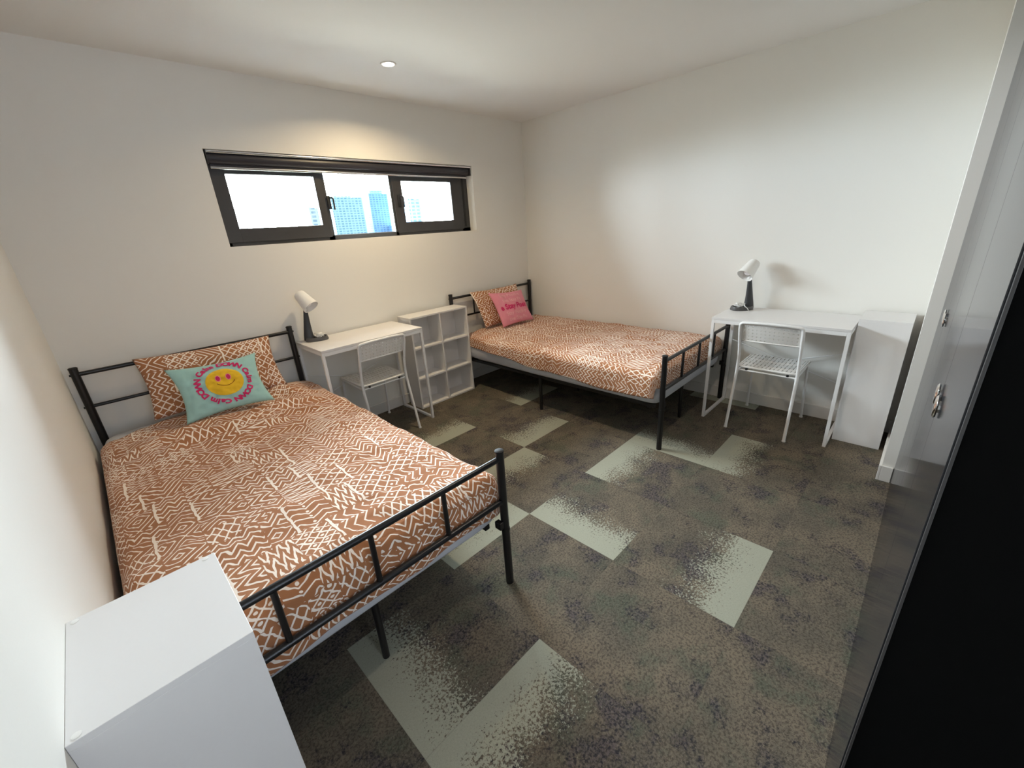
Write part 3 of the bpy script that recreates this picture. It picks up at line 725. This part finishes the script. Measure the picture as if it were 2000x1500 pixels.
s1 = shelf('white six-cube shelf between the left desk and far bed', ((-1.6758-1.086)/2, -.0545, 0), 0, .589, .182, .7835, 2, 3)
s3 = shelf('narrow white shelf unit beside the right desk by the wardrobe', (-.022-.288/2, (-2.8697-.001), 0), 0, .288, .233, .7835, 1, 3, 'narrow white shelf units')
s4 = dup(s3, 'narrow white shelf unit in the foreground at the left bed foot', (XL+.0005, -2.2665, 0), math.pi/2)
# small marks on the foreground shelf: plastic screw caps
for i, (x, y) in enumerate(((-.135, -.012), (.135, -.012), (.135, -.215))):
    bm = bmesh.new(); lathe(bm, [(.006, 0), (.006, .0006), (.005, .0009)], 14, Matrix.Translation((x, y, .7835))); obj('screw_cap', bm, 'white_plastic', s4, smooth=True)

# ------------------------------------------------------------------ chairs
def perf(nx, ny, w, h, fill, mapf, slot=False):
    """plate w*h with nx*ny rounded holes; mapf(x,y)->Vector"""
    bm = bmesh.new(); cache = {}
    def V(x, y):
        k_ = (round(x, 5), round(y, 5))
        if k_ not in cache: cache[k_] = bm.verts.new(mapf(x, y))
        return cache[k_]
    cw, ch = w/nx, h/ny
    for i in range(nx):
        for j in range(ny):
            x0, y0 = -w/2+i*cw, -h/2+j*ch; cx, cy = x0+cw/2, y0+ch/2
            dirs = [(-1, -1), (0, -1), (1, -1), (1, 0), (1, 1), (0, 1), (-1, 1), (-1, 0)]
            outer = [V(cx+a*cw/2, cy+b*ch/2) for a, b in dirs]
            inner = []
            for a, b in dirs:
                n_ = math.hypot(a, b); ax = a/n_ if not slot else a*.85 if a and b else a; by = b/n_ if not slot else b*.85 if a and b else b
                inner.append(V(cx+ax*cw/2*fill[0], cy+by*ch/2*fill[1]))
            for q in range(8): bm.faces.new((outer[q], outer[(q+1) % 8], inner[(q+1) % 8], inner[q]))
    return bm
def make_chair(label, loc, rz):   # local: front +y
    t = thing('chair', label, 'chair', loc, rz, 'white perforated chairs'); R = .0095
    hw = .178; zs = .432
    # continuous rear leg + back upright, each side
    for s in (-1, 1):
        pts = fillet([(s*hw, -.236, 0), (s*(hw-.004), -.158, zs-.01), (s*(hw-.006), -.165, .53), (s*(hw-.004), -.212, .700)], .06, 6)
        bm = bmesh.new(); tube(bm, pts, R, 12); obj('rear_leg', bm, 'white_metal', t, smooth=True)
        pts = fillet([(s*(hw), .226, 0), (s*(hw-.012), .178, zs-.018), (s*(hw-.012), -.155, zs-.030)], .035, 6)
        bm = bmesh.new(); tube(bm, pts, R*.9, 12); obj('front_leg', bm, 'white_metal', t, smooth=True)
        for y, nm in ((-.236, 0), (.226, 1)):
            bm = bmesh.new(); tube(bm, [(s*hw, y, 0), (s*hw, y, .008)], R*1.18, 12); obj('foot_cap', bm, 'white_plastic', t, smooth=True)
    bm = bmesh.new(); tube(bm, fillet([(-hw+.004, -.212, .695), (-hw+.006, -.219, .742), (-hw+.10, -.232, .750), (hw-.10, -.232, .750), (hw-.006, -.219, .742), (hw-.004, -.212, .695)], .035, 6), R*.95, 12)
    obj('top_rail', bm, 'white_metal', t, smooth=True)
    def bmap(x, y):
        yy = -.190-.018*(1-(x/.17)**2)-(y)*.26; return Vector((x*(1.0 if abs(y) < .06 else .985), yy, .675+y+.004*(1-(x/.17)**2)))
    bm = perf(13, 5, .318, .112, (.42, .46), bmap); o = obj('backrest', bm, 'white_plastic', t); add_mod_solid(o, .006, 0)
    bm = bmesh.new(); out = [(-.165, -.058), (.165, -.058), (.165, .060), (-.165, .060)]
    ring = []
    for (a, b), (c, d) in zip(out, out[1:]+out[:1]):
        for k_ in range(8): u = k_/8; ring.append(bmap(a+(c-a)*u, b+(d-b)*u))
    tube(bm, ring, .0065, 8, closed=True); obj('backrest_rim', bm, 'white_plastic', t, smooth='all')
    def smap(x, y):
        e = max(0, (y-.14)/.04); e2 = max(0, (-y-.13)/.05)
        return Vector((x, y+.012, zs+.004-.010*(1-(x/.18)**2)*(1-(y/.2)**2)-.014*e*e+.0*e2))
    bm = perf(14, 5, .330, .320, (.28, .78), smap, True); o = obj('seat', bm, 'white_plastic', t); add_mod_solid(o, .006, 0)
    bm = bmesh.new(); out = [(-.170, -.165), (.170, -.165), (.176, .165), (-.176, .165)]; ring = []
    for (a, b), (c, d) in zip(out, out[1:]+out[:1]):
        for k_ in range(8): u = k_/8; ring.append(smap(a+(c-a)*u, b+(d-b)*u)-Vector((0, 0, .003)))
    tube(bm, ring, .0075, 8, closed=True); obj('seat_rim', bm, 'white_plastic', t, smooth='all')
    for sx in (-1, 1):
        bm = bmesh.new(); tube(bm, [(sx*.120, -.150, zs-.022), (sx*.120, -.150, zs-.004)], .008, 10); obj('seat_bumper', bm, 'rubber', t, smooth=True)
    bm = bmesh.new(); tube(bm, [(-hw+.015, -.150, zs-.026), (hw-.015, -.150, zs-.026)], .006, 10); obj('crossbar', bm, 'white_metal', t, smooth=True)
    return t
ch = make_chair('white chair tucked under the desk below the window', (-2.073, -.287, 0), 0)
dup(ch, 'white chair pulled up to the desk on the right wall', (-.293, -2.474, 0), -math.pi/2)

# ------------------------------------------------------------------ lamps
def make_lamp(label, loc, front, aim, seed):
    t = thing('desk_lamp', label, 'desk lamp', loc, 0, 'white and charcoal desk lamps')
    f = Vector((*front, 0)).normalized(); s = Vector((-f.y, f.x, 0))
    B = lambda a, b, z: f*a+s*b+Vector((0, 0, z))
    # tray base : rounded, with rim
    bm = bmesh.new(); n = 32
    def ring(a, b, z, off=0): return [bm.verts.new(B(.018+off+(a)*math.copysign(abs(math.cos(2*math.pi*i/n))**.75, math.cos(2*math.pi*i/n)), (b)*math.copysign(abs(math.sin(2*math.pi*i/n))**.75, math.sin(2*math.pi*i/n)), z)) for i in range(n)]
    Rs = [ring(.074, .052, 0), ring(.076, .054, .006), ring(.070, .049, .026), ring(.064, .044, .026), ring(.062, .042, .010)]
    for A_, B_ in zip(Rs, Rs[1:]):
        for i in range(n): bm.faces.new((A_[i], A_[(i+1) % n], B_[(i+1) % n], B_[i]))
    bm.faces.new(Rs[0][::-1]); bm.faces.new(Rs[-1]); obj('base_tray', bm, 'tray', t, smooth=True)
    # tapering arm
    bm = bmesh.new(); secs = [(.010, .036, .030, -.030), (.05, .030, .024, -.030), (.10, .024, .018, -.026), (.16, .018, .014, -.020), (.215, .0135, .0125, -.014)]
    Rr = []
    for z, a, b, o_ in secs: Rr.append([bm.verts.new(B(o_+a*math.cos(2*math.pi*i/16), b*math.sin(2*math.pi*i/16), z)) for i in range(16)])
    for A_, B_ in zip(Rr, Rr[1:]):
        for i in range(16): bm.faces.new((A_[i], A_[(i+1) % 16], B_[(i+1) % 16], B_[i]))
    bm.faces.new(Rr[0][::-1]); bm.faces.new(Rr[-1]); obj('arm', bm, 'lampdark', t, smooth=True)
    top = B(-.012, 0, .222); aim = Vector(aim).normalized()
    bm = bmesh.new(); bmesh.ops.create_uvsphere(bm, u_segments=14, v_segments=8, radius=.0145, matrix=Matrix.Translation(top-Vector((0, 0, .003)))); obj('joint', bm, 'white_plastic', t, smooth='all')
    # shade: cup with rounded closed end; opening towards aim
    q = aim.to_track_quat('Z', 'Y').to_matrix().to_4x4()
    upv = Vector((0, 0, 1)); upv = (upv-aim*upv.dot(aim)).normalized()
    c0 = top+upv*.050-aim*.035    # centre of the cup axis near its middle
    Mx = Matrix.Translation(c0) @ q
    bm = bmesh.new()
    prof = [(.004, -.068), (.024, -.067), (.034, -.060), (.039, -.047), (.054, .062), (.0525, .062), (.0375, -.045), (.022, -.062), (.004, -.063)]
    lathe(bm, prof, 32, Mx, True, True); obj('shade', bm, 'white_plastic', t, smooth=True)
    bm = bmesh.new(); bmesh.ops.create_uvsphere(bm, u_segments=20, v_segments=12, radius=.026, matrix=Mx @ Matrix.Translation((0, 0, .022))); lathe(bm, [(.012, -.05), (.012, -.01), (.018, .004)], 16, Mx); obj('bulb', bm, 'bulb', t, smooth='all')
    # coiled white cord resting in the tray, with a plug
    rng = random.Random(seed); pts = []
    for i in range(46):
        th = i*.62; r = .022+.009*math.sin(i*1.7)+.006*rng.random()
        pts.append(B(.036+r*math.cos(th)*1.1, r*math.sin(th)*1.2, .017+.012*abs(math.sin(i*.45))+.0004*i))
    pts += [B(.03, .050, .034), B(.015, .062, .022), B(.005, .066, .004)]
    bm = bmesh.new(); tube(bm, fillet(pts, .012, 2), .0028, 6); obj('cord', bm, 'white_plastic', t, smooth='all')
    bm = bmesh.new(); bm_box(bm, B(.040, -.004, .040), (.036, .026, .020), Matrix.Rotation(.5+seed, 3, 'Z'), .004); obj('plug', bm, 'white_plastic', t, smooth=True)
    return t
make_lamp('desk lamp with its shade turned towards the room, on the desk under the window', (-2.372, -.105, .7502), (.92, -.35), (.27, -.58, -.70), 3)
make_lamp('desk lamp on the left end of the desk against the right wall', (-.118, -2.198, .7502), (-.70, .66), (-.64, .26, -.66), 5)

# ------------------------------------------------------------------ city beyond the window
def tower(x0, x1, y, top, mat, label, depth=8, crown=0, podium=None):
    t = thing('tower_block', label, 'building', ((x0+x1)/2, y, -45)); w = x1-x0
    def o_(name, bm, m): return obj(name, bm, m, t)
    bm = bmesh.new(); bx(bm, -w/2, w/2, 0, depth, 0, top+45); o_('tower_body', bm, mat)
    bm = bmesh.new(); bx(bm, -w*.3, w*.25, 1.5, depth-1.5, top+45, top+45+crown+.3); o_('roof_plant', bm, mat)
    return t
tower(38.3, 45.3, 90, 9.6, 'tA', 'pale green tower left in the clear middle pane', crown=.35)
tower(47.0, 52.8, 90, 10.4, 'tB', 'blue tower on the right in the clear middle pane', crown=.5)
tower(50.6, 56.0, 82, 3.5, 'tB', 'low blue building at the foot of the blue tower', crown=.0)
tower(57.0, 60.4, 90, 9.3, 'tC', 'pale tower with balconies in the right-hand pane', crown=.3)
tower(33.4, 35.8, 90, 7.6, 'tC', 'small pale tower at the right of the left pane', crown=.2)
tower(62.5, 66.5, 110, 8.6, 'tD', 'hazy white tower in the right-hand pane', crown=.2)
tower(27.2, 28.2, 100, 6.6, 'tD', 'thin hazy tower in the middle of the left pane')
tower(22.9, 24.2, 100, 8.2, 'tD', 'hazy tower towards the left of the left pane')
